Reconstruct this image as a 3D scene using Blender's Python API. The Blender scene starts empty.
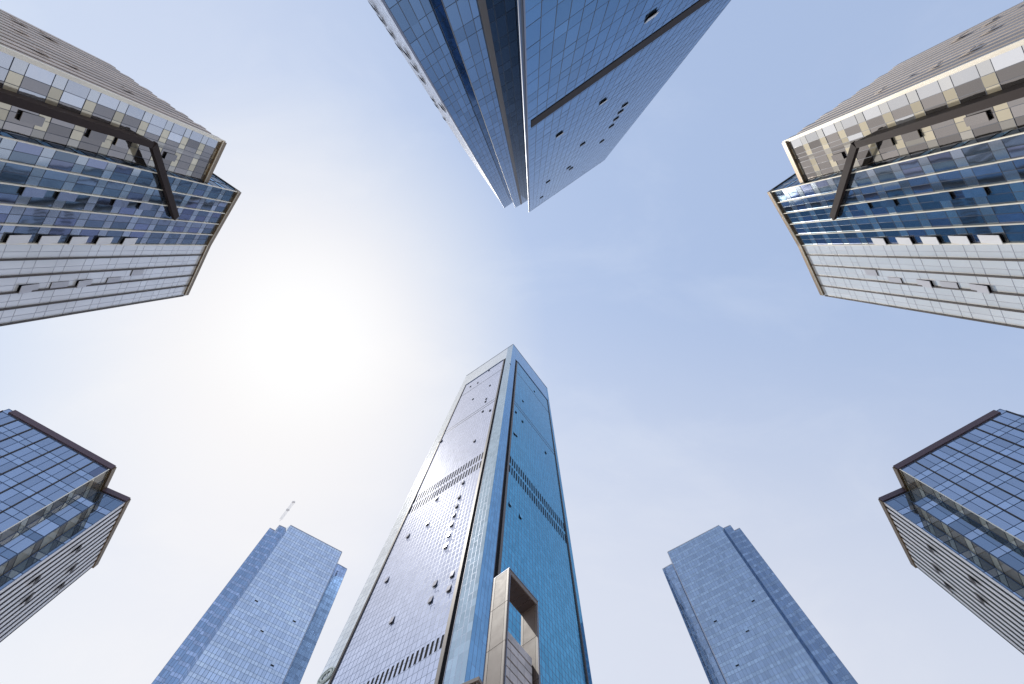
import bpy, bmesh, math, random
from mathutils import Vector, Matrix
random.seed(11)

# ---------------------------------------------------------------- camera model
W, HT = 1024, 684
F = 569.0                       # focal length in pixels (20 mm on a 36 mm sensor)
EYE = Vector((0.0, 0.0, 1.6))
ZENITH = (511.0, 252.0)         # where true verticals converge

scene = bpy.context.scene
COL = scene.collection

def cam_dir(x, y):
    return Vector(((x - W / 2) / F, (HT / 2 - y) / F, -1.0)).normalized()

Zc = cam_dir(*ZENITH)
Xc = (Vector((1, 0, 0)) - Zc * Zc.x).normalized()
Yc = Zc.cross(Xc)
RCW = Matrix((Xc, Yc, Zc))      # camera space -> world space

def wdir(x, y):
    return RCW @ cam_dir(x, y)

cam_data = bpy.data.cameras.new('camera')
cam = bpy.data.objects.new('camera', cam_data)
COL.objects.link(cam)
cam_data.sensor_width = 36.0
cam_data.lens = 36.0 * F / W
cam_data.clip_start = 0.1
cam_data.clip_end = 20000
cam.matrix_world = Matrix.Translation(EYE) @ RCW.to_4x4()
scene.camera = cam

# ---------------------------------------------------------------- materials
def new_mat(name):
    m = bpy.data.materials.new(name)
    m.use_nodes = True
    nt = m.node_tree
    b = nt.nodes['Principled BSDF']
    return m, nt, b

def glass(name, tint, rough=0.04, var=0.12, metal=0.9, bump=0.012, bscale=0.22, edge=None):
    """coated curtain-wall glass: tinted mirror, every pane a little different"""
    m, nt, b = new_mat(name)
    N, L = nt.nodes, nt.links
    at = N.new('ShaderNodeAttribute'); at.attribute_name = 'pane'
    mr = N.new('ShaderNodeMapRange')
    mr.inputs['To Min'].default_value = 1 - var
    mr.inputs['To Max'].default_value = 1 + var
    L.new(at.outputs['Fac'], mr.inputs['Value'])
    tc = N.new('ShaderNodeTexCoord')
    n2 = N.new('ShaderNodeTexNoise'); n2.inputs['Scale'].default_value = 0.05
    n2.inputs['Detail'].default_value = 5
    L.new(tc.outputs['Object'], n2.inputs['Vector'])
    mr2 = N.new('ShaderNodeMapRange')
    mr2.inputs['From Min'].default_value = 0.3; mr2.inputs['From Max'].default_value = 0.7
    mr2.inputs['To Min'].default_value = 0.93; mr2.inputs['To Max'].default_value = 1.07
    L.new(n2.outputs['Fac'], mr2.inputs['Value'])
    mu = N.new('ShaderNodeMath'); mu.operation = 'MULTIPLY'
    L.new(mr.outputs['Result'], mu.inputs[0]); L.new(mr2.outputs['Result'], mu.inputs[1])
    vm = N.new('ShaderNodeVectorMath'); vm.operation = 'SCALE'
    vm.inputs[0].default_value = tint
    L.new(mu.outputs['Value'], vm.inputs['Scale'])
    L.new(vm.outputs['Vector'], b.inputs['Base Color'])
    b.inputs['Metallic'].default_value = metal
    b.inputs['Roughness'].default_value = rough
    e = edge or tuple(min(1, 0.35 + 0.65 * c) for c in tint)
    b.inputs['Specular Tint'].default_value = (*e, 1)
    ns = N.new('ShaderNodeTexNoise'); ns.inputs['Scale'].default_value = bscale
    ns.inputs['Detail'].default_value = 2
    L.new(tc.outputs['Object'], ns.inputs['Vector'])
    bp = N.new('ShaderNodeBump'); bp.inputs['Strength'].default_value = 1.0
    bp.inputs['Distance'].default_value = bump
    L.new(ns.outputs['Fac'], bp.inputs['Height'])
    L.new(bp.outputs['Normal'], b.inputs['Normal'])
    return m

def solid(name, col, rough=0.5, metal=0.0, var=0.12, scale=0.8, streak=True):
    m, nt, b = new_mat(name)
    N, L = nt.nodes, nt.links
    tc = N.new('ShaderNodeTexCoord')
    mp = N.new('ShaderNodeMapping')
    mp.inputs['Scale'].default_value = (1, 1, 0.12) if streak else (1, 1, 1)
    L.new(tc.outputs['Object'], mp.inputs['Vector'])
    n = N.new('ShaderNodeTexNoise'); n.inputs['Scale'].default_value = scale
    n.inputs['Detail'].default_value = 7; n.inputs['Roughness'].default_value = 0.65
    L.new(mp.outputs['Vector'], n.inputs['Vector'])
    at = N.new('ShaderNodeAttribute'); at.attribute_name = 'pane'
    mr = N.new('ShaderNodeMapRange')
    mr.inputs['From Min'].default_value = 0.25; mr.inputs['From Max'].default_value = 0.75
    mr.inputs['To Min'].default_value = 1 - var; mr.inputs['To Max'].default_value = 1 + var
    L.new(n.outputs['Fac'], mr.inputs['Value'])
    mr2 = N.new('ShaderNodeMapRange')
    mr2.inputs['To Min'].default_value = 1 - 0.7 * var; mr2.inputs['To Max'].default_value = 1 + 0.7 * var
    L.new(at.outputs['Fac'], mr2.inputs['Value'])
    mu = N.new('ShaderNodeMath'); mu.operation = 'MULTIPLY'
    L.new(mr.outputs['Result'], mu.inputs[0]); L.new(mr2.outputs['Result'], mu.inputs[1])
    vm = N.new('ShaderNodeVectorMath'); vm.operation = 'SCALE'
    vm.inputs[0].default_value = col
    L.new(mu.outputs['Value'], vm.inputs['Scale'])
    L.new(vm.outputs['Vector'], b.inputs['Base Color'])
    rr = N.new('ShaderNodeMapRange')
    rr.inputs['To Min'].default_value = max(0.02, rough - 0.1); rr.inputs['To Max'].default_value = min(1, rough + 0.1)
    L.new(n.outputs['Fac'], rr.inputs['Value'])
    L.new(rr.outputs['Result'], b.inputs['Roughness'])
    b.inputs['Metallic'].default_value = metal
    b.inputs['Specular IOR Level'].default_value = 0.5 if rough < .6 else 0.12
    return m

M = {}
M['blue']      = glass('blue coated glass', (0.20, 0.34, 0.51), bump=0.010)
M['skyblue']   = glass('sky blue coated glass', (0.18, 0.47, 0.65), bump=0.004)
M['lav']       = glass('glow lit lavender glass', (0.73, 0.75, 0.86), bump=0.003, var=.07)
M['pale']      = glass('glow lit pale glass', (0.80, 0.82, 0.83), bump=0.003)
M['midblue']   = glass('mid blue glass', (0.30, 0.51, 0.70), bump=0.004)
M['deep']      = glass('deep blue glass', (0.20, 0.25, 0.31), bump=0.014)
M['deepgrey']  = glass('deep grey blue glass', (0.24, 0.27, 0.37), bump=0.014, var=0.25)
M['spandrel']  = glass('grey blue spandrel glass', (0.45, 0.49, 0.53), rough=0.08, bump=0.012, var=0.2)
M['silverglass'] = glass('sky bright silver glass', (0.70, 0.70, 0.71), bump=0.03, bscale=0.5, var=0.2)
M['cream']     = glass('cream backed spandrel glass', (0.70, 0.62, 0.46), rough=0.1, metal=0.55, bump=0.02, var=0.2)
M['whiteglass'] = glass('white fritted glass', (0.985, 0.97, 0.95), rough=0.18, metal=0.3, var=0.05, bump=0.008)
M['tanpanel']  = glass('tan backed glass', (0.42, 0.36, 0.28), rough=0.12, metal=0.6, var=0.3, bump=0.012)
M['mull_dark'] = solid('dark mullion metal', (0.035, 0.045, 0.075), 0.45, 0.3)
M['mull_grey'] = solid('grey mullion metal', (0.22, 0.24, 0.32), 0.45, 0.5)
M['mull_blue'] = solid('blue grey mullion metal', (0.10, 0.15, 0.26), 0.45, 0.4)
M['mull_white']= solid('pale mullion metal', (0.40, 0.40, 0.45), 0.5, 0.3)
M['gold']      = solid('pale bronze metal', (0.95, 0.86, 0.71), 0.4, 0.25)
M['fascia']    = solid('brown bronze fascia', (0.22, 0.15, 0.085), 0.42, 0.5)
M['brown']     = solid('dark brown metal', (0.075, 0.058, 0.05), 0.5, 0.3)
M['maroon']    = solid('dark maroon metal', (0.10, 0.06, 0.075), 0.5, 0.2)
M['taupe']     = solid('taupe ribbed cladding', (0.50, 0.42, 0.37), 0.5, 0.1, var=0.18)
M['dark']      = solid('dark joint', (0.03, 0.03, 0.035), 0.7, 0.0)
M['void']      = solid('painted unlit black', (0.012, 0.012, 0.015), 0.9, 0.0)
M['silver']    = solid('silver aluminium', (0.72, 0.70, 0.72), 0.3, 0.8)
M['stone']     = solid('tan stone panel', (0.17, 0.125, 0.105), 0.55, 0.0, var=0.1, streak=False)
M['stone_trim']= solid('pale stone trim', (0.225, 0.175, 0.15), 0.5, 0.0, var=0.08)
M['granite']   = solid('grey banded granite', (0.62, 0.56, 0.56), 0.45, 0.0, var=0.2, scale=0.5, streak=False)
M['soffit']    = solid('dark bronze soffit', (0.09, 0.06, 0.055), 0.5, 0.2)
M['core']      = glass('plain tinted glass', (0.22, 0.32, 0.46), rough=0.1, bump=0.01)
M['roof']      = solid('grey roof membrane', (0.25, 0.25, 0.25), 0.8, 0.0, streak=False)
M['sash']      = glass('silver sash glass', (0.55, 0.55, 0.60), rough=0.08, bump=0.004)
M['sash_lit']  = solid('sunlit white sash', (0.82, 0.80, 0.80), 0.4, 0.0, var=0.05)  # sunlight on the sash put into its white colour
M['deepteal']  = glass('reflection dark teal glass', (0.14, 0.20, 0.29), bump=0.012, var=.2)
M['brownfin']  = solid('bronze brown fin', (0.13, 0.095, 0.075), 0.5, 0.2)
M['mull_slate'] = solid('slate mullion metal', (0.15, 0.21, 0.36), 0.45, 0.4)
M['midgrey']   = glass('mid grey blue glass', (0.34, 0.38, 0.45), var=.2)
M['bluegrey']  = glass('blue grey glass', (0.19, 0.285, 0.42), bump=0.012, var=.16)
M['palesilver'] = glass('sky bright pane glass', (0.70, 0.69, 0.67), bump=0.03, bscale=0.5, var=.08)
M['greige']    = glass('greige spandrel glass', (0.46, 0.43, 0.38), rough=.1, metal=.7, var=.2)
M['sashgrey']  = solid('pale grey sash panel', (0.55, 0.54, 0.58), 0.4, 0.0, var=0.05)
M['stripgrey'] = glass('glow lit strip glass', (0.50, 0.60, 0.67), bump=0.003)
M['mull_slate2'] = solid('light slate mullion metal', (0.22, 0.29, 0.42), 0.45, 0.4)
M['darkband']  = solid('dark brown band', (0.045, 0.032, 0.03), 0.7, 0.0)
M['finbrown']  = solid('grey brown fin metal', (0.13, 0.11, 0.105), 0.5, 0.2)
M['silverlit'] = solid('sunlit white aluminium', (0.90, 0.86, 0.86), 0.4, 0.2, var=.03)  # whitened so that bars in shade look sunlit
M['sidewhite'] = glass('glare white side glass', (0.95, 0.95, 0.97), rough=0.1, var=0.03, bump=0.0)  # near-white tint carries the glare of the grazing side
M['warmglass'] = glass('warm grey glass', (0.32, 0.295, 0.28), var=0.3, bump=0.03, bscale=0.5)
M['emblem']    = solid('green grey emblem metal', (0.42, 0.47, 0.45), 0.5, 0.3)

# ---------------------------------------------------------------- mesh builder
class MB:
    def __init__(s):
        s.v = []; s.f = []; s.m = []; s.r = []
    def poly(s, pts, mat=0, rnd=None):
        i = len(s.v); s.v += [tuple(p) for p in pts]
        s.f.append(tuple(range(i, i + len(pts)))); s.m.append(mat)
        s.r.append(random.random() if rnd is None else rnd)
    def hexa(s, p, mat=0, rnd=None):
        """p: 8 corners, bottom ring 0-3 then top ring 4-7"""
        c = sum((Vector(q) for q in p), Vector()) / 8
        i = len(s.v); s.v += [tuple(q) for q in p]
        rv = random.random() if rnd is None else rnd
        for q in ((0, 1, 2, 3), (4, 5, 6, 7), (0, 1, 5, 4), (1, 2, 6, 5), (2, 3, 7, 6), (3, 0, 4, 7)):
            a, b_, d = (Vector(p[k]) for k in (q[0], q[1], q[2]))
            n = (b_ - a).cross(d - a)
            fc = sum((Vector(p[k]) for k in q), Vector()) / 4
            if n.dot(fc - c) < 0: q = q[::-1]
            s.f.append(tuple(i + k for k in q)); s.m.append(mat); s.r.append(rv)
    def build(s, name, mats, parent=None, base=Vector(), bevel=0):
        me = bpy.data.meshes.new(name)
        me.from_pydata([(x - base.x, y - base.y, z - base.z) for x, y, z in s.v], [], s.f)
        for m in mats: me.materials.append(m)
        me.polygons.foreach_set('material_index', s.m)
        a = me.attributes.new('pane', 'FLOAT', 'FACE')
        a.data.foreach_set('value', s.r)
        me.update()
        o = bpy.data.objects.new(name, me)
        COL.objects.link(o)
        if parent: o.parent = parent
        return o

def tag(o, label, cat, group=None):
    o['label'] = label; o['category'] = cat
    if group: o['group'] = group

# ---------------------------------------------------------------- a building
class Face:
    """vertical plane through plan points a -> b; outward = towards the plaza"""
    def __init__(s, a, b, out=None):
        s.a, s.b = Vector(a), Vector(b)
        s.L = (s.b - s.a).length
        s.u = (s.b - s.a) / s.L
        n = Vector((-s.u.y, s.u.x))
        ref = -(s.a + s.b) / 2 if out is None else Vector(out)
        s.n = n if n.dot(ref) > 0 else -n
    def p(s, u, z, n=0.0):
        q = s.a + s.u * u + s.n * n
        return Vector((q.x, q.y, z))
    def box(s, mb, u0, u1, z0, z1, n0, n1, mat=0, rnd=None):
        mb.hexa([s.p(u0, z0, n0), s.p(u1, z0, n0), s.p(u1, z0, n1), s.p(u0, z0, n1),
                 s.p(u0, z1, n0), s.p(u1, z1, n0), s.p(u1, z1, n1), s.p(u0, z1, n1)], mat, rnd)

class Building:
    def __init__(s, name, vp, H, mirror=None):
        s.H = H; s.vp = vp; s.mirror = mirror
        v = (mirror - vp[0], vp[1]) if mirror else vp
        ax = wdir(*v)
        s.R = Vector((0, 0, 1)).rotation_difference(ax).to_matrix()
        s.RT = s.R.transposed()
        s.root = bpy.data.objects.new(name, None)
        s.root.empty_display_size = 2
        COL.objects.link(s.root)
        s.base = Vector()
    def mx(s, p):
        return (s.mirror - p[0], p[1]) if s.mirror else p
    def pt(s, p, h=None):
        """plan position of photo point p at height h above the eye"""
        d = s.RT @ wdir(*s.mx(p)); h = s.H if h is None else h
        return Vector((d.x / d.z * h, d.y / d.z * h))
    def set_base(s, plan):
        c = sum((Vector(p) for p in plan), Vector((0, 0))) / len(plan)
        # slide down the axis to the ground
        top = EYE + s.R @ Vector((c.x, c.y, 0)); ax = s.R @ Vector((0, 0, 1))
        t = -top.z / ax.z
        s.base = Vector((c.x, c.y, t))
        s.root.location = EYE + s.R @ s.base
        s.root.rotation_mode = 'QUATERNION'
        s.root.rotation_quaternion = s.R.to_quaternion()
        s.z0 = t - 3.0
    def hit(s, face, p):
        """photo point -> (u, z) on a face"""
        d = s.RT @ wdir(*s.mx(p))
        dn = d.x * face.n.x + d.y * face.n.y
        k = face.a.dot(face.n) / dn
        q = Vector((d.x * k, d.y * k)) - face.a
        return q.dot(face.u), d.z * k
    def add(s, mb, name, mats, parent=None):
        return mb.build(name, mats, parent or s.root, s.base)

    def panes(s, name, face, us, zs, pick, mats, n=0.0, tilt=0.0025, parent=None, skip=None):
        mb = MB()
        for i in range(len(us) - 1):
            for j in range(len(zs) - 1):
                if skip and skip(i, j): continue
                k = pick(i, j)
                ta, tb = random.gauss(0, tilt), random.gauss(0, tilt)
                du, dz = us[i + 1] - us[i], zs[j + 1] - zs[j]
                P = []
                for (fu, fz) in ((0, 0), (1, 0), (1, 1), (0, 1)):
                    P.append(face.p(us[i] + fu * du, zs[j] + fz * dz, n + ta * (fu - .5) * du + tb * (fz - .5) * dz))
                nn = (P[1] - P[0]).cross(P[2] - P[0])
                if nn.x * face.n.x + nn.y * face.n.y < 0: P = P[::-1]
                mb.poly(P, k)
        return s.add(mb, name, mats, parent)

    def grid(s, face, us, zs, wu, wz, proud, mat, parent, name='mullions', du=None):
        mb = MB()
        for u in us:
            face.box(mb, u - wu / 2, u + wu / 2, zs[0], zs[-1], -0.10, proud)
        for z in zs:
            face.box(mb, us[0] + wu / 2, us[-1] - wu / 2, z - wz / 2, z + wz / 2, -0.09, proud * 0.8)
        return s.add(mb, name, [mat], parent)

    def core(s, plan, ztop, inset=0.35):
        """solid body behind the curtain wall"""
        n = len(plan); A = 0
        for i in range(n):
            p, q = plan[i], plan[(i + 1) % n]; A += p.x * q.y - q.x * p.y
        sg = 1 if A > 0 else -1
        out = []
        for i in range(n):
            p0, p1, p2 = plan[i - 1], plan[i], plan[(i + 1) % n]
            e1 = (p1 - p0).normalized(); e2 = (p2 - p1).normalized()
            n1 = Vector((-e1.y, e1.x)) * sg; n2 = Vector((-e2.y, e2.x)) * sg
            bis = n1 + n2
            if bis.length < 1e-3: out.append(p1 + n1 * inset); continue
            bis.normalize()
            out.append(p1 + bis * (inset / max(0.35, bis.dot(n1))))
        mb = MB()
        for i in range(n):
            p, q = out[i], out[(i + 1) % n]
            P = [(p.x, p.y, s.z0), (q.x, q.y, s.z0), (q.x, q.y, ztop - 0.3), (p.x, p.y, ztop - 0.3)]
            mb.poly(P if sg > 0 else P[::-1], 0)
        mb.poly([(p.x, p.y, ztop - 0.3) for p in (out if sg > 0 else out[::-1])], 1)
        return s.add(mb, 'wall_core', [M['core'], M['roof']])

    def parapet(s, face, u0, u1, z0, z1, n0, n1, mat, name='parapet'):
        mb = MB(); face.box(mb, u0, u1, z0, z1, n0, n1)
        return s.add(mb, name, [mat])

    def open_window(s, face, u, z, w, h, out, sash, proud=0.05, name='open_window', lit=False):
        """top-hung sash standing open over a black panel painted as the unlit opening; (u,z) = middle of the sill"""
        mb = MB()
        face.box(mb, u - w / 2, u + w / 2, z, z + h, 0.004, 0.012, 0)  # black sheet on the glass, painted as the unlit inside
        o = s.add(mb, name, [M['void']])
        ms = MB(); t = 0.05
        a, b = u - w / 2, u + w / 2
        ms.hexa([face.p(a, z + .02, out), face.p(b, z + .02, out), face.p(b, z + .02, out + t), face.p(a, z + .02, out + t),
                 face.p(a, z + h, proud), face.p(b, z + h, proud), face.p(b, z + h, proud + t), face.p(a, z + h, proud + t)], 0)
        s.add(ms, 'sash', [sash], o)
        return o

def lin(a, b, n):
    return [a + (b - a) * i / n for i in range(n + 1)]

def floors(z0, z1, tall, short, top=None):
    """rows counted down from the roof, tall and short panes alternating"""
    zs = [z1]; k = 0
    while zs[-1] > z0:
        zs.append(zs[-1] - (short if k % 2 == 0 else tall)); k += 1
    zs = zs[::-1]
    par = (k % 2)              # rows: index parity tells tall/short
    return zs

def is_short(zs, j):
    # count from the top: first row below the roof is short
    return (len(zs) - 2 - j) % 2 == 0

# ================================================================= CENTRAL TOWER
def central_tower():
    b = Building('skyscraper', (526.5, 252), 330)
    H = 330
    E = b.pt((513.2, 344.2)); Lc = b.pt((466.3, 376)); Rc = b.pt((547.3, 388.5))
    # make it a true rectangle: keep left edge, square the right one
    plan = [Lc, E, Rc, Rc + (Lc - E)]
    b.set_base(plan)
    tag(b.root, 'tallest silver and blue glass skyscraper standing corner-on in the centre', 'skyscraper')
    b.core([Lc, E, Rc, Rc + (Lc - E)], H - 6)
    FL = Face(E, Lc); FR = Face(E, Rc)
    z0 = b.z0
    row = 1.97
    ztop = b.hit(FL, (505.5, 358.5))[1]
    zs = [ztop - row * k for k in range(int((ztop - z0) / row) + 2)][::-1]
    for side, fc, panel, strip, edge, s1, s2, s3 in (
            ('L', FL, 'lav', 'stripgrey', 'pale', .108, .155, .875), ('R', FR, 'skyblue', 'midblue', 'skyblue', .098, .150, .935)):  # left glass tinted paler: the sun glow it mirrors is put into the colour
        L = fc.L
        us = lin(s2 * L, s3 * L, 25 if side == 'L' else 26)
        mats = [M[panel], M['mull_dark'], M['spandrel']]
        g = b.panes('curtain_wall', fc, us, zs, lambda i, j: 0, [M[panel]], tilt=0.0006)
        b.grid(fc, us, zs, 0.10, 0.13, 0.004, M['mull_blue'] if side == 'L' else M['mull_blue'], g)
        # corner strip
        su = lin(0.0, s1 * L, 4)
        zsc = zs + [ztop + 2.0 * k for k in range(1, 15) if ztop + 2.0 * k < H] + [H]
        c = b.panes('corner_strip', fc, su, zsc, lambda i, j: 0, [M[strip]], tilt=0.0006, n=0.02)
        b.grid(fc, su[1:], zsc, 0.06, 0.09, 0.025, M['mull_slate'], c)
        # outer strip
        eu = lin(s3 * L + 0.55, L, 3)
        e = b.panes('edge_strip', fc, eu, zsc, lambda i, j: 0, [M[edge]], tilt=0.0006, n=0.01)
        b.grid(fc, eu, zsc, 0.05, 0.07, 0.016, M['mull_slate'], e)
        # dark double rail beside the outer strip
        for k in (0.0, 0.30):
            mb = MB(); fc.box(mb, s3 * L + 0.03 + k, s3 * L + 0.21 + k, z0, ztop + 1, -0.2, 0.22)
            b.add(mb, 'edge_rail', [M['brown']])
        # dark strip painted as the fin's shaded side, beside the projecting fin
        mb = MB(); fc.box(mb, s1 * L + 0.02, s2 * L - 0.03, z0, ztop - 3, -0.3, -0.02); b.add(mb, 'shade_strip', [M['void']])
        mb = MB(); fc.box(mb, s2 * L - 0.72, s2 * L - 0.03, z0, ztop - 3, -0.25, 0.16); b.add(mb, 'vertical_fin', [M['finbrown']])
        mb = MB(); fc.box(mb, s1 * L + 0.03, s1 * L + 0.11, z0, ztop - 3, -0.25, 0.06); b.add(mb, 'shade_strip_trim', [M['mull_grey']])
        # crown band above the panel
        pu = lin(s1 * L, s3 * L + 0.5, 44); pz = lin(ztop + 0.5, H, 6)
        p = b.panes('crown_band', fc, pu, pz, lambda i, j: 0, [M['pale'] if side == 'L' else M['midblue']], tilt=0.001, n=0.01)
        b.grid(fc, pu, pz, 0.07, 0.10, 0.012, M['mull_white'], p)
        mb = MB(); fc.box(mb, s2 * L, s3 * L, ztop, ztop + 0.5, -0.1, 0.25); b.add(mb, 'crown_ledge', [M['mull_blue']])
        mb = MB(); fc.box(mb, 0.0 if side == 'L' else 0.3, L, H, H + 0.5, -0.6, 0.12); b.add(mb, 'roof_coping', [M['mull_grey']])
        # thin recessed lines and louvre bands
        zl = [b.hit(FL, p)[1] for p in ((497.3, 372.2), (493.8, 401.2), (494.2, 399.0))]
        for zz in zl:
            mb = MB(); fc.box(mb, us[0], us[-1], zz - 0.3, zz + 0.3, 0.0, 0.03)
            b.add(mb, 'dark_band', [M['mull_dark']])
        zb = [b.hit(FL, p)[1] for p in ((480, 454.4), (479.8, 460.0), (479.6, 462.0), (479.4, 467.9), (438.9, 637.6), (438.0, 649.8))]
        for q in range(3):
            if side == 'R' and q == 2: continue
            mb = MB(); zt_, zb_ = zb[2 * q], zb[2 * q + 1]
            nsl = 26
            ps = (us[-1] - us[0]) / nsl
            for k in range(nsl):
                fc.box(mb, us[0] + (k + .2) * ps, us[0] + (k + .66) * ps, zb_, zt_, 0.0, 0.02)
            b.add(mb, 'louvre_band', [M['void']])
    # open sashes, where the photograph shows them
    c2 = [(395,230),(283,325),(330,300),(400,315),(305,392),(378,392),(373,408),(357,465),(403,457),(312,633),(115,640)]
    c3 = [(413,57),(240,62),(357,262),(335,335),(322,380),(310,424),(297,470),(283,522),(268,578),(220,345),(175,468),(78,530)]
    c4 = [(265,72),(422,92),(483,58),(472,107),(408,147),(270,220)]
    ls = [(420 + x / 5.689, 330 + y / 5.689) for x, y in c2] + [(390 + x / 4.886, 430 + y / 4.886) for x, y in c3] + [(310 + x / 3.413, 560 + y / 3.413) for x, y in c4]
    r2 = [(513,195),(685,348),(655,355),(585,405),(550,475),(585,525),(545,598)]
    r3 = [(612,25),(762,115),(588,372),(637,430)]
    rs = [(420 + x / 5.689, 330 + y / 5.689) for x, y in r2] + [(390 + x / 4.886, 430 + y / 4.886) for x, y in r3]
    for fc, pts, off in ((FL, ls, .155), (FR, rs, .150)):
        cw = (0.72 if fc is FL else .785) * fc.L / (25 if fc is FL else 26)
        for p in pts:
            u, z = b.hit(fc, p)
            u = off * fc.L + (math.floor((u - off * fc.L) / cw) + .5) * cw if u > off * fc.L else u
            b.open_window(fc, u, z - 0.2, cw * 0.9, 1.85, 0.24, M['sash'] if fc is FL else M['skyblue'])
    # round emblem near the foot of the left edge strip
    u, z = b.hit(FL, (322.0, 679.0))
    u = (s_mid := (0.875 * FL.L + 0.55 + FL.L) / 2)
    mb = MB(); r = 1.75; n = 40
    ring = [(math.cos(2 * math.pi * k / n), math.sin(2 * math.pi * k / n)) for k in range(n)]
    for (ro, ri, n0, n1) in ((r, r * .84, .10, .20), (r * .72, r * .52, .10, .18)):
        for k in range(n):
            (c0, s0), (c1, s1) = ring[k], ring[(k + 1) % n]
            mb.hexa([FL.p(u + ri * c0, z + ri * s0, n0), FL.p(u + ro * c0, z + ro * s0, n0), FL.p(u + ro * c0, z + ro * s0, n1), FL.p(u + ri * c0, z + ri * s0, n1),
                     FL.p(u + ri * c1, z + ri * s1, n0), FL.p(u + ro * c1, z + ro * s1, n0), FL.p(u + ro * c1, z + ro * s1, n1), FL.p(u + ri * c1, z + ri * s1, n1)], 0, .5)
    for k in (-.5, 0, .5):
        FL.box(mb, u + k * r - .07, u + k * r + .07, z - .8 * r, z + .8 * r, .10, .16)
    b.add(mb, 'emblem', [M['emblem']])
    return b, FL, FR

# ================================================================= STONE PORTAL
def stone_portal():
    hT = 58; sc = hT / 85
    b = Building('stone_portal', (526.5, 252), hT)
    A = b.pt((491.5, 576.3)); B = b.pt((509, 568)); Cc = b.pt((538, 602))
    fc = Face(B, Cc)
    D = abs((A - B).dot(fc.n))
    b.set_base([B, Cc, B - Vector(fc.n) * D, Cc - Vector(fc.n) * D])
    tag(b.root, 'tall tan stone portal frame with an open top in front of the central skyscraper', 'portal')
    L = fc.L; t = 0.42 * sc; z0 = b.z0
    g = 0.035
    # left pier: core plus cladding panels split by open joints
    def pier(u0, u1, nm, side):
        mb = MB(); fc.box(mb, u0 + .03, u1 - .03, z0, hT - .85, -D + .03, -.03); o = b.add(mb, nm, [M['soffit']])
        mp = MB(); z = hT; hp = 8.6 * sc
        while z > z0:
            zb = max(z0, z - hp)
            ev = .4 * sc
            fc.box(mp, u0, u1, zb + g, z - (0 if z == hT else g), -D, -D + ev, 0)
            fc.box(mp, u0, u1, zb + g, z - (0 if z == hT else g), -ev, 0, 0)
            fc.box(mp, u0 + .01, u1 - .01, zb + g, z - (0 if z == hT else g), -D + ev + g, -ev - g, 1)
            z = zb
        b.add(mp, 'stone_cladding', [M['stone_trim'], M['stone']], o)
    pier(0, t, 'pier', -1)
    pier(L - t, L, 'pier', 1)
    mb = MB(); fc.box(mb, t + .004, L - t - .004, hT - .75, hT, -D, 0); b.add(mb, 'lintel', [M['stone_trim']])
    mb = MB(); n = 5
    for k in range(n):
        w = (L - 2 * t - .1) / n
        fc.box(mb, t + .05 + k * w, t + .05 + (k + 1) * w - .05, hT - .80, hT - .753, -D + .1, -.1)
    b.add(mb, 'soffit', [M['soffit']])
    # granite infill wall with courses
    zi = b.hit(fc, (509.8, 626))[1]
    mb = MB(); z = zi; k = 0
    hs = (1.05, .2, .9, .15)
    while z > z0 and z > zi - 60:
        h = hs[k % 4]
        nn = -.45 if k % 2 == 0 else -.52
        m_ = 0 if k % 2 == 0 else 1
        cuts = lin(t + .06, L - t - .35, 4)
        for i in range(4):
            fc.box(mb, cuts[i], cuts[i + 1] - .03, z - h + .02, z, -.75, nn - random.random() * .006, m_)
        z -= h; k += 1
    b.add(mb, 'infill_wall', [M['granite'], M['stone']])
    mb = MB(); fc.box(mb, t + .02, L - t - .02, z0, zi - .1, -1.0, -.76); b.add(mb, 'infill_backing', [M['soffit']])
    # slim edge trims on the frame
    mb = MB()
    fc.box(mb, t - .09, t - .004, z0, hT - .76, 0.002, 0.05); fc.box(mb, L - t + .004, L - t + .09, z0, hT - .76, 0.002, .05)
    fc.box(mb, 0, L, hT, hT + .12, -D, .05)
    b.add(mb, 'edge_trim', [M['mull_grey']])
    return b

def podium():
    h = 36
    b = Building('podium_wall', (526.5, 252), h)
    p0 = b.pt((459, 686.5)); p1 = b.pt((479.8, 677.5))
    fc = Face(p0, p1)
    b.set_base([p0, p1, p0 - fc.n * 3, p1 - fc.n * 3])
    tag(b.root, 'low stone podium wall with dark slots at the foot of the tan portal', 'wall')
    b.root['kind'] = 'thing'
    L = fc.L; z0 = b.z0
    mb = MB(); fc.box(mb, 0, L, h - .35, h, -3, .12); b.add(mb, 'coping', [M['stone_trim']])
    mb = MB(); fc.box(mb, .02, L - .02, z0, h - .36, -3, -.4); b.add(mb, 'backing', [M['void']])
    mb = MB(); n = 7
    for k in range(n):
        fc.box(mb, k * L / n, k * L / n + L / n * .45, z0, h - .36, -.38, .04)
    b.add(mb, 'stone_slat', [M['stone_trim']])

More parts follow.
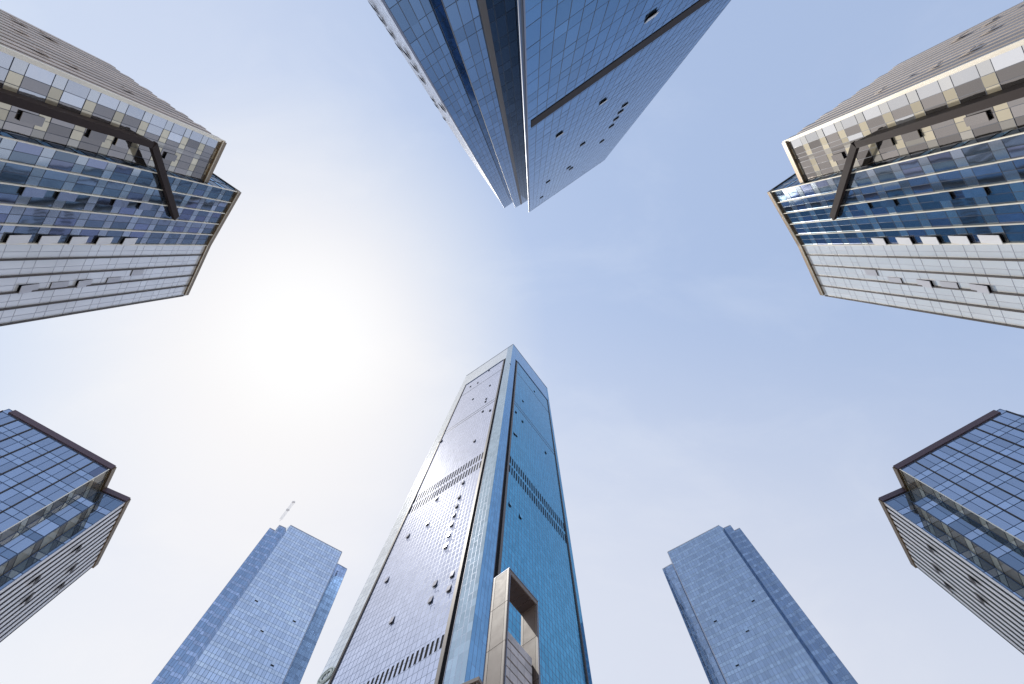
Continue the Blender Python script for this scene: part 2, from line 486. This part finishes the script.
# ================================================================= TOP TOWER
def top_tower():
    H = 200
    b = Building('office_tower', (531, 253), H)
    q = lambda x, y: b.pt((360 + x / 2.695, y / 2.695))
    P0 = q(660, 430); P1 = q(455, 572); P2 = q(452, 540); P3 = q(418, 560); P4 = q(412, 545); P5 = q(390, 560); P6 = q(276, 396)
    P7 = P6 + (P0 - P5)
    b.set_base([P0, P1, P5, P6, P7])
    tag(b.root, 'dark blue glass tower with a stepped corner hanging in from the top of the photo', 'office tower')
    b.core([P0, P1, P2, P3, P4, P5, P6, P7], H)
    z0 = b.z0
    F1 = Face(P1, P0); F2 = Face(P3, P2); F3 = Face(P5, P4)
    FW = Face(P5, P6)
    zs = floors(z0, H, 3.9, 2.3)
    # main face
    nu = 25
    us = lin(0.45, F1.L, nu)
    pk = lambda i, j: 1 if is_short(zs, j) else 0
    g = b.panes('curtain_wall', F1, us, zs, pk, [M['blue'], M['blue']], tilt=0.002)
    b.grid(F1, us, zs, 0.05, 0.05, 0.012, M['mull_dark'], g)
    mb = MB(); F1.box(mb, 0.02, .12, z0, H, -.05, .04); b.add(mb, 'corner_trim', [M['mull_blue']])
    mb = MB(); F1.box(mb, .16, .30, z0, H, -.3, .05); b.add(mb, 'corner_trim', [M['mull_dark']])
    mb = MB(); F1.box(mb, .32, .44, z0, H, -.3, .09); b.add(mb, 'corner_trim', [M['mull_grey']])
    # brown horizontal ledge across the main face
    u, z = b.hit(F1, (538.1, 119.5)); u2, z2 = b.hit(F1, (696, 0))
    mb = MB(); F1.box(mb, 0.9, F1.L + .05, z - 1.9, z + 1.6, 0.02, 0.06); b.add(mb, 'ledge', [M['darkband']])
    # stepped strips left of the corner
    uu, zz = b.hit(F2, (360 + 385 / 2.695, 300 / 2.695))
    us2 = lin(0.0, uu, 3)
    g = b.panes('curtain_wall', F2, us2, zs, pk, [M['bluegrey'], M['bluegrey']], tilt=0.002)
    b.grid(F2, us2, zs, 0.05, 0.05, 0.012, M['mull_dark'], g)
    us2 = lin(uu, F2.L, 3)
    g = b.panes('curtain_wall', F2, us2, zs, pk, [M['deepteal'], M['deepteal']], tilt=0.002)  # darker tint stands in for a neighbouring building's reflection
    b.grid(F2, us2, zs, 0.05, 0.05, 0.012, M['mull_dark'], g)
    mb = MB(); F2.box(mb, uu - .26, uu + .26, z0, H - 1, -.05, .20); b.add(mb, 'vertical_fin', [M['brownfin']])
    us3 = lin(0.0, F3.L, 5)
    g = b.panes('curtain_wall', F3, us3, zs, pk, [M['bluegrey'], M['bluegrey']], tilt=0.003)
    b.grid(F3, us3, zs, 0.05, 0.05, 0.012, M['mull_dark'], g)
    mb = MB(); F3.box(mb, -.16, -.01, z0, H, -.3, .12); b.add(mb, 'corner_trim', [M['mull_grey']])
    # glass left of the fin belongs to the blue strip as well: short return walls of the steps
    for (a, c) in ((P1, P2), (P3, P4)):
        f = Face(a, c)
        if f.L < .2: continue
        mb = MB(); f.box(mb, .05, f.L - .05, z0, H, -.2, 0); b.add(mb, 'return_wall', [M['deepteal'] if a is P1 else M['bluegrey']])
    # side seen at a grazing angle, its glare painted in as near-white glass
    uw = lin(0.02, FW.L, 16)
    g = b.panes('side_wall', FW, uw, zs, lambda i, j: 0, [M['sidewhite']], tilt=0.0003)
    b.grid(FW, uw, zs, 0.03, 0.03, 0.008, M['mull_white'], g)
    mb = MB(); F1.box(mb, 0, F1.L, H, H + .35, -.5, .03); b.add(mb, 'roof_coping', [M['mull_blue']])
    # open sashes on the main face
    cw = us[1] - us[0]
    for x, y in [(785,38),(665,265),(717,280),(703,300),(690,320),(677,340),(650,382),(600,388),(541,358),(569,447),(565,457),(503,492),(493,529)]:
        u, z = b.hit(F1, (360 + x / 2.695, y / 2.695))
        u = us[0] + (math.floor((u - us[0]) / cw) + .5) * cw
        b.open_window(F1, u, z, cw * 1.0, 1.4, 0.18, M['sash_lit'])
    for x, y in [(70,20),(115,90),(170,172),(217,252),(257,285),(305,365),(348,435),(412,557),(432,592),(465,597),(478,668)]:
        u, z = b.hit(FW, (360 + x / 5.689, y / 5.689))
        u = min(max(u, .8), FW.L - .6)
        b.open_window(FW, u, z, .9, 2.3, .22, M['mull_dark'])
    return b

# ================================================================= SMALL STEPPED TOWERS
def small_tower(mirror, label, mast):
    H = 220; sfx = 'r' if mirror else ''
    b = Building('office_tower', (477, 255), H, mirror)
    q = lambda x, y: b.pt((140 + x / 3.527, 490 + y / 3.527))
    Q0, Q1, Q2, Q3, Q4, Q5 = q(712, 220), q(530, 125), q(513, 135), q(490, 125), q(477, 145), q(457, 135)
    Q6, Q7 = q(698, 262), q(730, 280)
    f = Face(Q1, Q0)
    back = [Q7 - f.n * 26, Q5 - f.n * 20]
    plan = [Q5, Q4, Q3, Q2, Q1, Q0, Q6, Q7] + back
    b.set_base(plan)
    tag(b.root, label, 'office tower', 'pair of slim stepped blue glass towers')
    b.core(plan, H, .25)
    z0 = b.z0
    zs = floors(z0, H, 2.55, 1.5)
    pk = lambda i, j: 1 if is_short(zs, j) else 0
    us = lin(0.05, f.L - .05, 22)
    g = b.panes('curtain_wall', f, us, zs, pk, [M['tblue' + sfx], M['pale2' + sfx]], tilt=0.002)
    b.grid(f, us, zs, 0.11, 0.10, 0.015, M['mull_slate2'], g)
    for (a, c, n, gl) in ((Q5, Q4, 3, 'deepblue2' + sfx), (Q3, Q2, 3, 'deepblue2' + sfx), (Q6, Q7, 4, 'midblue2' + sfx)):
        fw = Face(a, c, f.n)
        uw = lin(0, fw.L, n)
        gg = b.panes('stepped_wall', fw, uw, zs, pk, [M[gl], M['spandrel2' + sfx]], tilt=0.0015)
        b.grid(fw, uw, zs, 0.10, 0.10, 0.015, M['mull_slate2'], gg)
    for (a, c, ref) in ((Q1, Q2, None), (Q3, Q4, None), (Q0, Q6, None)):
        fw = Face(a, c)
        uw = lin(0, fw.L, 2)
        b.panes('return_wall', fw, uw, zs, lambda i, j: 0, [M['pale2' + sfx]], tilt=0.003, n=-.02)
    for (a, c) in ((Q1, Q0), (Q3, Q2), (Q5, Q4), (Q6, Q7)):
        fw = Face(a, c, f.n)
        b.parapet(fw, 0, fw.L, H, H + .5, -.5, .04, M['mull_white'], 'roof_coping')
    mb = MB(); f.box(mb, f.L - .12, f.L + .12, z0, H, -.05, .14); b.add(mb, 'corner_trim', [M['mull_white']])
    cw = us[1] - us[0]
    for x, y in [(407, 390), (545, 464), (434, 500), (468, 620)]:
        u, z = b.hit(f, (140 + x / 3.527, 490 + y / 3.527))
        u = us[0] + (math.floor((u - us[0]) / cw) + .5) * cw
        b.open_window(f, u, z, cw * 1.0, 2.2, 0.25, M['pale2' + sfx])
    if mast:
        p0 = b.pt((281.5, 518.5), H); p1 = (p0.x, p0.y)
        zt = H * 1.068
        mb = MB(); r = .55
        def bar(a, c, w=.07):
            a, c = Vector(a), Vector(c)
            d = (c - a).normalized(); s_ = d.orthogonal().normalized() * w; t_ = d.cross(s_)
            mb.hexa([a - s_ - t_, a + s_ - t_, a + s_ + t_, a - s_ + t_, c - s_ - t_, c + s_ - t_, c + s_ + t_, c - s_ + t_])
        legs = [(p0.x + r * math.cos(k * 2.094), p0.y + r * math.sin(k * 2.094)) for k in range(3)]
        zz = H - 1
        for (x, y) in legs: bar((x, y, H - 1.5), (x, y, zt), .035)
        while zz < zt:
            for k in range(3):
                (x, y), (x2, y2) = legs[k], legs[(k + 1) % 3]
                bar((x, y, zz), (x2, y2, zz + 1.2), .025)
            zz += 1.2
        o = b.add(mb, 'roof_mast', [M['silverlit']])
        mb = MB()
        for z in (H + 7.5, zt):
            mb.hexa([(p0.x - .6, p0.y - .3, z), (p0.x + .6, p0.y - .3, z), (p0.x + .6, p0.y + .3, z), (p0.x - .6, p0.y + .3, z),
                     (p0.x - .6, p0.y - .5, z + .4), (p0.x + .6, p0.y - .5, z + .4), (p0.x + .6, p0.y + .5, z + .4), (p0.x - .6, p0.y + .5, z + .4)])
        b.add(mb, 'mast_platform', [M['silverlit']], o)
    return b

# ================================================================= BIG SIDE BLOCKS
def side_block(mirror, label):
    H = 80.0
    b = Building('office_block', (477, 248), H, mirror)
    H1 = H / 1.11
    E = b.pt((239, 192)); J = b.pt((233.7, 188.4)); D = b.pt((208.6, 245)); Fp = b.pt((185.5, 295.5))
    K = b.pt((224, 142.5), H1); Ae = b.pt((107, 63.5), H1)
    fA = Face(K, Ae); fB1 = Face(K, J); fR = Face(J, E); fB2 = Face(E, D); fW = Face(D, Fp)
    bk = Fp + (Ae - K)
    bk2 = Ae - fB1.n * 3
    # plan of both volumes
    b.set_base([E, Fp, K, Ae, bk])
    tag(b.root, label, 'office block', 'pair of bronze trimmed glass office blocks')
    b.core([E, D, Fp, bk, J + (Ae - K)], H, .3)
    bsv = b.core([J - fR.u * .5, K, Ae, J + (Ae - K) * 1.0], H1, .3)
    z0 = b.z0
    # ---- ribbed wall A
    mb = MB(); n = 13; sp = fA.L / n
    fA.box(mb, 0.1, fA.L, z0, H1 - .35, -.3, 0.0, 1)
    for k in range(n):
        fA.box(mb, k * sp + .12, (k + 1) * sp - .30, z0, H1 - (.9 if k % 2 else 0), 0.0, .16, 0)
        z = H1 - 1.4
        while z > z0:
            fA.box(mb, (k + 1) * sp - .30, (k + 1) * sp + .12, z - .22, z, 0.002, .06, 0)
            z -= 4.2
    b.add(mb, 'ribbed_wall', [M['taupe'], M['dark']])
    for x, y, w in ((42.5, 37.5, 1.0), (10.5, 21.5, .6), (33, 52.5, .5), (12.5, 31, .5), (66, 66.5, .5), (122, 91, .5)):
        u, z = b.hit(fA, (x, y))
        b.open_window(fA, u, z, w, 1.4, .34, M['taupe'], proud=.18)
    # cream corner frame along K
    mb = MB(); fA.box(mb, -.09, .11, z0, H1 + .1, -.1, .24); b.add(mb, 'corner_trim', [M['gold']])
    # ---- upper bay B1
    L1 = fB1.L
    tall, short = 2.45, 1.25
    zs1 = floors(z0, H1, tall, short)
    tb = .505
    us = [0.0, L1 * .20, L1 * .36, L1 * .455]
    us_b = [L1 * .555, L1 * .70, L1 * .85, L1]
    def pk(i, j):
        sh = is_short(zs1, j)
        if i == 0: return 2 if sh else 0  # first column paler: mirrored bright sky painted into its tints
        return 1 if sh else (0 if random.random() < .3 else 3)
    def pk3(i, j):
        sh = is_short(zs1, j)
        if i == 2: return 2 if sh else 0
        return 1 if sh else (2 if i == 1 and random.random() < .3 else 0)
    g = b.panes('curtain_wall', fB1, us, zs1, pk, [M['silverglass'], M['cream'], M['palesilver'], M['warmglass']], tilt=.006)
    b.grid(fB1, us, zs1, .035, .035, .02, M['mull_dark'], g)
    g = b.panes('curtain_wall', fB1, us_b, zs1, pk3, [M['warmglass'], M['cream'], M['greige']], tilt=.006)
    b.grid(fB1, us_b, zs1, .035, .035, .02, M['mull_dark'], g)
    # the gap below the bar is closed with glass right up to the bar's top
    ub0, ub1 = us[-1], us_b[0]
    gt = b.panes('curtain_wall', fB1, [ub0, (ub0 + ub1) / 2, ub1], zs1, lambda i, j: 1 if is_short(zs1, j) else 0, [M['warmglass'], M['greige']], tilt=.005, n=-.01)
    b.parapet(fB1, -.1, L1 + .02, H1 - .75, H1 + .1, -.4, .28, M['fascia'], 'roof_fascia')
    b.parapet(fB1, -.1, L1 + .02, H1 - .80, H1 - .752, .20, .31, M['gold'], 'fascia_trim')
    # ---- dark post up the bay and a straight brace leaving its top across the lower face
    fO = Face(E + fB2.n * .12, D + fB2.n * .12)
    up, zp = b.hit(fO, (150.5, 141.5)); uq, zq = b.hit(fO, (174.0, 216.5))
    off = (fO.p(up, 0) - fB1.p(0, 0)).xy.dot(fB1.n)
    mb = MB(); w = .30
    fB1.box(mb, L1 * .505 - w, L1 * .505 + w, z0, zp, .05, off + .36)
    b.add(mb, 'frame_post', [M['darkband']])
    mb = MB()
    dv = Vector((uq - up, zq - zp)).normalized(); pv = Vector((-dv.y, dv.x)) * .36
    st = Vector((up, zp)) + dv * .25; en = Vector((uq, zq))
    cs = [st - pv, st + pv, en + pv, en - pv]
    mb.hexa([fO.p(c.x, c.y, .004) for c in cs] + [fO.p(c.x, c.y, .40) for c in cs])
    b.add(mb, 'frame_arm', [M['darkband']])
    # ---- return between the two volumes
    zs2 = floors(z0, H, tall, short)
    pk2 = lambda i, j: 1 if is_short(zs2, j) else 0
    fRb = Face(E, E + (J - E).normalized() * 9)
    zr = [z for z in zs2 if z > H1 - 6]
    g = b.panes('return_wall', fRb, lin(0, 9, 6), zs2, pk2, [M['deep'], M['midblue']], tilt=.003)
    b.grid(fRb, lin(0, 9, 6), zs2, .05, .05, .04, M['mull_dark'], g)
    b.parapet(fRb, 0, 9, H, H + .3, -.4, .12, M['brown'], 'roof_coping')
    # ---- lower blue face B2
    nb = 5
    us = lin(0, fB2.L, nb * 2)
    sel = {}
    def pkb(i, j):
        if is_short(zs2, j): return 1
        if i in (2, 6): return 3
        return 2 if random.random() < .25 else 0
    g = b.panes('curtain_wall', fB2, us, zs2, pkb, [M['deep'], M['spandrel'], M['deepgrey'], M['midgrey']], tilt=.004)
    b.grid(fB2, us, zs2, .03, .035, .02, M['mull_dark'], g)
    for k in range(nb + 1):
        u = fB2.L * k / nb
        mb = MB(); fB2.box(mb, u - .05, u + .05, z0, H - .8, .03, .16); b.add(mb, 'vertical_fin', [M['gold']])
    b.parapet(fB2, -.1, fB2.L, H - .7, H + .12, -.4, .28, M['fascia'], 'roof_fascia')
    b.parapet(fB2, -.1, fB2.L, H - .75, H - .702, .20, .31, M['gold'], 'fascia_trim')
    # ---- white lower face
    usw = lin(0.02, fW.L, 10)
    g = b.panes('white_wall', fW, usw, zs2, lambda i, j: 0, [M['whiteglass']], tilt=.002)
    b.grid(fW, usw, zs2, .03, .03, .02, M['mull_white'], g)
    for k in range(1, nb + 1):
        u = fW.L * k / nb - .1
        mb = MB(); fW.box(mb, u - .07, u + .07, z0, H - .8, .03, .15); b.add(mb, 'vertical_fin', [M['brown']])
    b.parapet(fW, .01, fW.L - .2, H - .7, H + .12, -.4, .28, M['fascia'], 'roof_fascia')
    b.parapet(fW, .01, fW.L - .2, H - .75, H - .702, .20, .31, M['gold'], 'fascia_trim')
    # ---- open sashes
    wb = fB2.L / (nb * 2)
    def win(fc, x, y, w, h, out, mat):
        u, z = b.hit(fc, (x, y)); k = fc.L / (nb * 2)
        u = (math.floor(u / k) + .5) * k
        b.open_window(fc, u, z, min(w, k * .94), h, out, mat)
    for x, y in ((4, 239.2), (37, 239), (68, 239.5), (95, 240), (121.5, 240.5)):
        win(fB2, x, y, wb, 2.35, .20, M['sash_lit'])
    for x, y in ((20, 191.5), (55, 196), (112, 202), (138, 205)):
        win(fB2, x, y, wb, 2.3, .16, M['midgrey'])
    for x, y in ((18.3, 273.5), (76, 283.5)):
        pass
    for x, y in ((17.5, 288.5), (75.5, 283.2)):
        win(fW, x, y, wb, 2.2, .20, M['sashgrey'])
    for x, y in ((50, 285), (107, 279), (130, 275)):
        win(fW, x, y, wb, 2.2, .06, M['sashgrey'])
    for x, y in ((18.5, 115), (87.5, 133), (114.5, 141), (164, 155)):
        u, z = b.hit(fB1, (x, y))
        b.open_window(fB1, min(max(u, L1 * .63), L1 * .95), z, .7, 2.2, .14, M['warmglass'])
    return b

# ================================================================= LOWER CORNER BLOCKS
def corner_block(mirror, label):
    H = 90.0
    b = Building('office_block', (477, 252), H, mirror)
    U0 = b.pt((9.0, 409.0)); U1 = b.pt((113.6, 467)); J = b.pt((103.5, 488.3))
    V1 = b.pt((128.6, 499.3)); V2 = b.pt((95.6, 564.5))
    fU = Face(U0, U1); fU2 = Face(U1, J); fV1 = Face(J, V1); fV2 = Face(V1, V2)
    back = [V2 - fV2.n * 30, U0 - fU.n * 10 - fV2.n * 12]
    plan = [U0, U1, J, V1, V2] + back
    b.set_base([U0, U1, V1, V2, V2 - fV2.n * 15])
    tag(b.root, label, 'office block', 'pair of stepped blocks with striped flanks')
    b.core(plan, H, .3)
    z0 = b.z0
    zs = floors(z0, H, 2.95, 1.35)
    pk = lambda i, j: 1 if is_short(zs, j) else 0
    # upper face with brown fins every other mullion
    n = 14
    us = lin(0, fU.L, n)
    def pku(i, j):
        if random.random() < .03: return 2
        return pk(i, j)
    g = b.panes('curtain_wall', fU, us, zs, pku, [M['ublue'], M['ublue2'], M['deepgrey']], tilt=.003)
    b.grid(fU, us, zs, .05, .06, .05, M['mull_blue'], g)
    for k in range(0, n + 1, 2):
        mb = MB(); u = us[k]
        fU.box(mb, u - .045, u + .045, z0, H - 1.2, .03, .17); b.add(mb, 'vertical_fin', [M['brown'] if k < n else M['gold']])
    b.parapet(fU, .7, fU.L + .15, H - 1.0, H + .3, -.4, .20, M['maroon'], 'roof_fascia')
    # narrow return with tan panels
    us = [0, fU2.L * .45, fU2.L]
    g = b.panes('return_wall', fU2, us, zs, lambda i, j: 1 if is_short(zs, j) else 0, [M['tanpanel'], M['cream']], tilt=.003)
    b.grid(fU2, us, zs, .05, .05, .04, M['mull_dark'], g)
    b.parapet(fU2, .0, fU2.L - .02, H - .9, H + .3, -.4, .35, M['fascia'], 'roof_fascia')
    # second plane
    us = lin(0, fV1.L, 3)
    g = b.panes('curtain_wall', fV1, us, zs, pk, [M['deep2'], M['ublue2']], tilt=.003)
    b.grid(fV1, us, zs, .05, .06, .05, M['mull_blue'], g)
    b.parapet(fV1, .02, fV1.L + .1, H - .9, H + .3, -.4, .20, M['maroon'], 'roof_fascia')
    # lower box in the inner corner
    HM = H / 1.088
    t = .39
    m0 = U1 + (J - U1) * t
    mc = b.pt((125.3, 483.3))
    mc = m0 + fU.u * ((mc - m0).dot(fU.u))
    d2 = (J - U1).normalized()
    # run down to the V1 plane
    dn = fV1.n
    k = (J - mc).dot(dn) / d2.dot(dn)
    me_ = mc + d2 * k
    fM1 = Face(m0, mc); fM2 = Face(mc, me_)
    mb = MB()
    ring = [m0 - fM1.n * .15 + fM1.u * .1, mc - fM1.n * .15 - fM2.n * .15, me_ - fM2.n * .15, J + fM1.u * .1 + fV1.n * .1]
    for i in range(4):
        p, q_ = ring[i], ring[(i + 1) % 4]
        mb.poly([(p.x, p.y, z0), (q_.x, q_.y, z0), (q_.x, q_.y, HM - .1), (p.x, p.y, HM - .1)], 0)
    mb.poly([(p.x, p.y, HM - .1) for p in ring], 1)
    b.add(mb, 'wall_core', [M['core'], M['roof']])
    zsm = [z for z in zs if z < HM - 1] + [HM]
    us = lin(0.03, fM1.L, 2)
    g = b.panes('curtain_wall', fM1, us, zsm, lambda i, j: 1 if j % 2 else 0, [M['deep2'], M['ublue2']], tilt=.003)
    b.grid(fM1, us, zsm, .05, .06, .05, M['mull_blue'], g)
    us = lin(0.0, fM2.L, 1)
    g = b.panes('return_wall', fM2, us, zsm, lambda i, j: 1 if j % 2 else 0, [M['tanpanel'], M['cream']], tilt=.003)
    b.grid(fM2, us, zsm, .05, .05, .04, M['mull_dark'], g)
    # striped flank
    n = 11; sp = fV2.L / n
    mb = MB(); fV2.box(mb, 0.02, fV2.L, z0, H - .9, -.2, 0.0); b.add(mb, 'striped_wall', [M['dark']])
    for k in range(n):
        mb = MB()
        fV2.box(mb, k * sp + .04, k * sp + sp * .56, z0, H - .9, 0.002, .06)
        b.add(mb, 'vertical_fin', [M['silverlit']])
    b.parapet(fV2, .0, fV2.L + .05, H - .9, H + .3, -.4, .24, M['fascia'], 'roof_fascia')
    for x, y in ((66.5, 572), (54.5, 590.5), (21, 603), (72, 552), (29, 584)):
        u, z = b.hit(fV2, (x, y))
        b.open_window(fV2, u, z, .8, 2.0, .42, M['brown'], proud=.08)
    return b

M['pale2']     = glass('glow washed spandrel glass', (0.83, 0.88, 0.94), bump=0.010, var=.1)  # lightened with the same painted sun glow
M['midblue2']  = glass('rippled glow washed glass', (0.58, 0.67, 0.84), bump=0.010, bscale=.12)  # sun glow painted into this tint too
M['deepblue2'] = glass('deep slate blue glass', (0.38, 0.49, 0.65), bump=0.02)
M['spandrel2'] = glass('slate spandrel glass', (0.52, 0.60, 0.76), bump=0.02, var=.2)
M['tblue']     = glass('glow washed blue glass', (0.73, 0.80, 0.91), bump=0.008)  # tint lightened to paint the sun glow washing over the left tower
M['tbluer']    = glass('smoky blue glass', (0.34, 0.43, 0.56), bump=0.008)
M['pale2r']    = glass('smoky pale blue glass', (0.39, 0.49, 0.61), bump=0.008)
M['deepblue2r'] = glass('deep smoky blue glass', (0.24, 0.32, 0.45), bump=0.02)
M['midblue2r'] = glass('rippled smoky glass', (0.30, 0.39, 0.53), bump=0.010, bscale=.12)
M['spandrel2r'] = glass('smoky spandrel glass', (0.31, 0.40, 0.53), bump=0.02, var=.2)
M['ublue']     = glass('steel blue glass', (0.38, 0.45, 0.57), bump=0.010)
M['ublue2']    = glass('light steel blue glass', (0.43, 0.51, 0.64), bump=0.010)
M['deep2']     = glass('ink blue glass', (0.24, 0.31, 0.41), bump=0.012)

central_tower()
stone_portal()
podium()
top_tower()
small_tower(None, 'slim blue glass tower carrying a pale mast on its roof, lower left', True)
small_tower(1009.5, 'slim blue glass tower without a mast right of the central skyscraper', False)
side_block(None, 'big bronze trimmed block with white lower wall at the left edge', )
side_block(1008.5, 'big bronze trimmed block with white lower wall at the right edge')
corner_block(None, 'stepped glass block with silver striped flank in the bottom left corner')
corner_block(1009.0, 'stepped glass block with silver striped flank in the bottom right corner')

# ---------------------------------------------------------------- ground
m, nt, bs = new_mat('plaza paving')
N, L = nt.nodes, nt.links
tc = N.new('ShaderNodeTexCoord')
br = N.new('ShaderNodeTexBrick'); br.inputs['Scale'].default_value = 0.8
br.inputs['Color1'].default_value = (.46, .44, .42, 1); br.inputs['Color2'].default_value = (.40, .385, .37, 1)
br.inputs['Mortar'].default_value = (.12, .12, .12, 1); br.inputs['Mortar Size'].default_value = .01
L.new(tc.outputs['Object'], br.inputs['Vector']); L.new(br.outputs['Color'], bs.inputs['Base Color'])
bs.inputs['Roughness'].default_value = .8
mb = MB(); S = 6000
mb.poly([(-S, -S, 0), (S, -S, 0), (S, S, 0), (-S, S, 0)])
g = mb.build('ground', [m]); g['kind'] = 'structure'

# ---------------------------------------------------------------- light
sd = wdir(310, 334)
el = math.asin(sd.z); az = math.atan2(sd.x, sd.y)       # az clockwise from +Y
sun = bpy.data.lights.new('sun', 'SUN'); sun.energy = 3.0; sun.angle = math.radians(0.5)
sun.color = (1.0, 0.95, 0.87)
so = bpy.data.objects.new('sun', sun); COL.objects.link(so)
so.rotation_euler = sd.to_track_quat('Z', 'Y').to_euler()
so.location = sd * 500

w = bpy.data.worlds.new('World'); scene.world = w; w.use_nodes = True
nt = w.node_tree; N, L = nt.nodes, nt.links
for n in list(N): N.remove(n)
sky = N.new('ShaderNodeTexSky'); sky.sky_type = 'NISHITA'; sky.sun_disc = False
sky.sun_elevation = el; sky.sun_rotation = az
sky.air_density = 1.0; sky.dust_density = 0.3; sky.ozone_density = 1.0; sky.altitude = 0
bg = N.new('ShaderNodeBackground'); bg.inputs['Strength'].default_value = 0.12
out = N.new('ShaderNodeOutputWorld')
def vmath(op, a, b_):
    n = N.new('ShaderNodeVectorMath'); n.operation = op
    for k, q in enumerate((a, b_)):
        if isinstance(q, tuple): n.inputs[k].default_value = q
        else: L.new(q, n.inputs[k])
    return n.outputs['Vector']
def lerp_range(v, a, b_, lo=0.0, hi=1.0, smooth=True):
    n = N.new('ShaderNodeMapRange')
    if smooth: n.interpolation_type = 'SMOOTHSTEP'
    n.inputs['From Min'].default_value = a; n.inputs['From Max'].default_value = b_
    n.inputs['To Min'].default_value = lo; n.inputs['To Max'].default_value = hi
    L.new(v, n.inputs['Value']); return n.outputs['Result']
# a thin bright veil of high haze, thicker towards the north (+Y), with faint cirrus
tcw = N.new('ShaderNodeTexCoord')
sp = N.new('ShaderNodeSeparateXYZ'); L.new(tcw.outputs['Generated'], sp.inputs['Vector'])
veil = lerp_range(sp.outputs['Y'], 0.02, 0.62)
mixv = N.new('ShaderNodeMix'); mixv.data_type = 'RGBA'
L.new(veil, mixv.inputs['Factor'])
k = 1 / 0.12
mixv.inputs['A'].default_value = (.29 * k, .34 * k, .46 * k, 1)
mixv.inputs['B'].default_value = (.55 * k, .525 * k, .53 * k, 1)
nz = N.new('ShaderNodeTexNoise'); nz.inputs['Scale'].default_value = 3.2
nz.inputs['Detail'].default_value = 8; nz.inputs['Roughness'].default_value = 0.6
nz.inputs['Distortion'].default_value = 0.4
mpw = N.new('ShaderNodeMapping'); mpw.inputs['Scale'].default_value = (1.0, 1.9, 1.0)
mpw.inputs['Rotation'].default_value = (0, 0, math.radians(28)); mpw.inputs['Location'].default_value = (3.1, 1.7, .4)
L.new(tcw.outputs['Generated'], mpw.inputs['Vector']); L.new(mpw.outputs['Vector'], nz.inputs['Vector'])
cir = lerp_range(nz.outputs['Fac'], 0.45, 0.80, 0.0, 0.06 * k)
cc = N.new('ShaderNodeCombineXYZ')
for q in range(3): L.new(cir, cc.inputs[q])
cl = vmath('MULTIPLY', cc.outputs['Vector'], (1.0, 0.86, 0.62))
dp = N.new('ShaderNodeVectorMath'); dp.operation = 'DOT_PRODUCT'
dp.inputs[1].default_value = sd; L.new(tcw.outputs['Generated'], dp.inputs[0])
aur = lerp_range(dp.outputs['Value'], 0.92, 1.0, 0.0, 1.0, False)
ca = N.new('ShaderNodeCombineXYZ')
for q in range(3): L.new(aur, ca.inputs[q])
cl = vmath('ADD', cl, vmath('MULTIPLY', ca.outputs['Vector'], (.19 * k, .145 * k, .04 * k)))
west = lerp_range(sp.outputs['X'], 0.05, -0.55)
cw_ = N.new('ShaderNodeCombineXYZ')
for q in range(3): L.new(west, cw_.inputs[q])
cl = vmath('ADD', cl, vmath('MULTIPLY', cw_.outputs['Vector'], (.125 * k, .085 * k, .03 * k)))
tot = vmath('ADD', vmath('ADD', vmath('MULTIPLY', sky.outputs['Color'], (1.0, 0.95, 0.86)), mixv.outputs['Result']), cl)
sx = N.new('ShaderNodeSeparateXYZ'); L.new(tot, sx.inputs['Vector'])
cx = N.new('ShaderNodeCombineXYZ')
for q, lim in zip('XYZ', (0.985, 0.975, 0.97)):      # haze scatters the glare: soft shoulder towards white
    mn = N.new('ShaderNodeMath'); mn.operation = 'SMOOTH_MIN'
    mn.inputs[1].default_value = lim * k; mn.inputs[2].default_value = 0.36 * k
    L.new(sx.outputs[q], mn.inputs[0]); L.new(mn.outputs['Value'], cx.inputs[q])
pw = N.new('ShaderNodeMath'); pw.operation = 'POWER'; pw.inputs[1].default_value = 2.2
L.new(lerp_range(dp.outputs['Value'], 0.980, 1.0, 0.0, 1.0, False), pw.inputs[0]); core = pw.outputs['Value']              # the sun's own glare through the haze
cr_ = N.new('ShaderNodeCombineXYZ')
for q in range(3): L.new(core, cr_.inputs[q])
fin = vmath('ADD', cx.outputs['Vector'], vmath('MULTIPLY', cr_.outputs['Vector'], (.045 * k, .06 * k, .065 * k)))
L.new(fin, bg.inputs['Color'])
L.new(bg.outputs['Background'], out.inputs['Surface'])

scene.render.engine = 'CYCLES'
scene.view_settings.view_transform = 'Standard'
scene.view_settings.look = 'None'
scene.view_settings.exposure = 0.0
scene.view_settings.gamma = 1.0
scene.cycles.max_bounces = 8
scene.cycles.glossy_bounces = 5
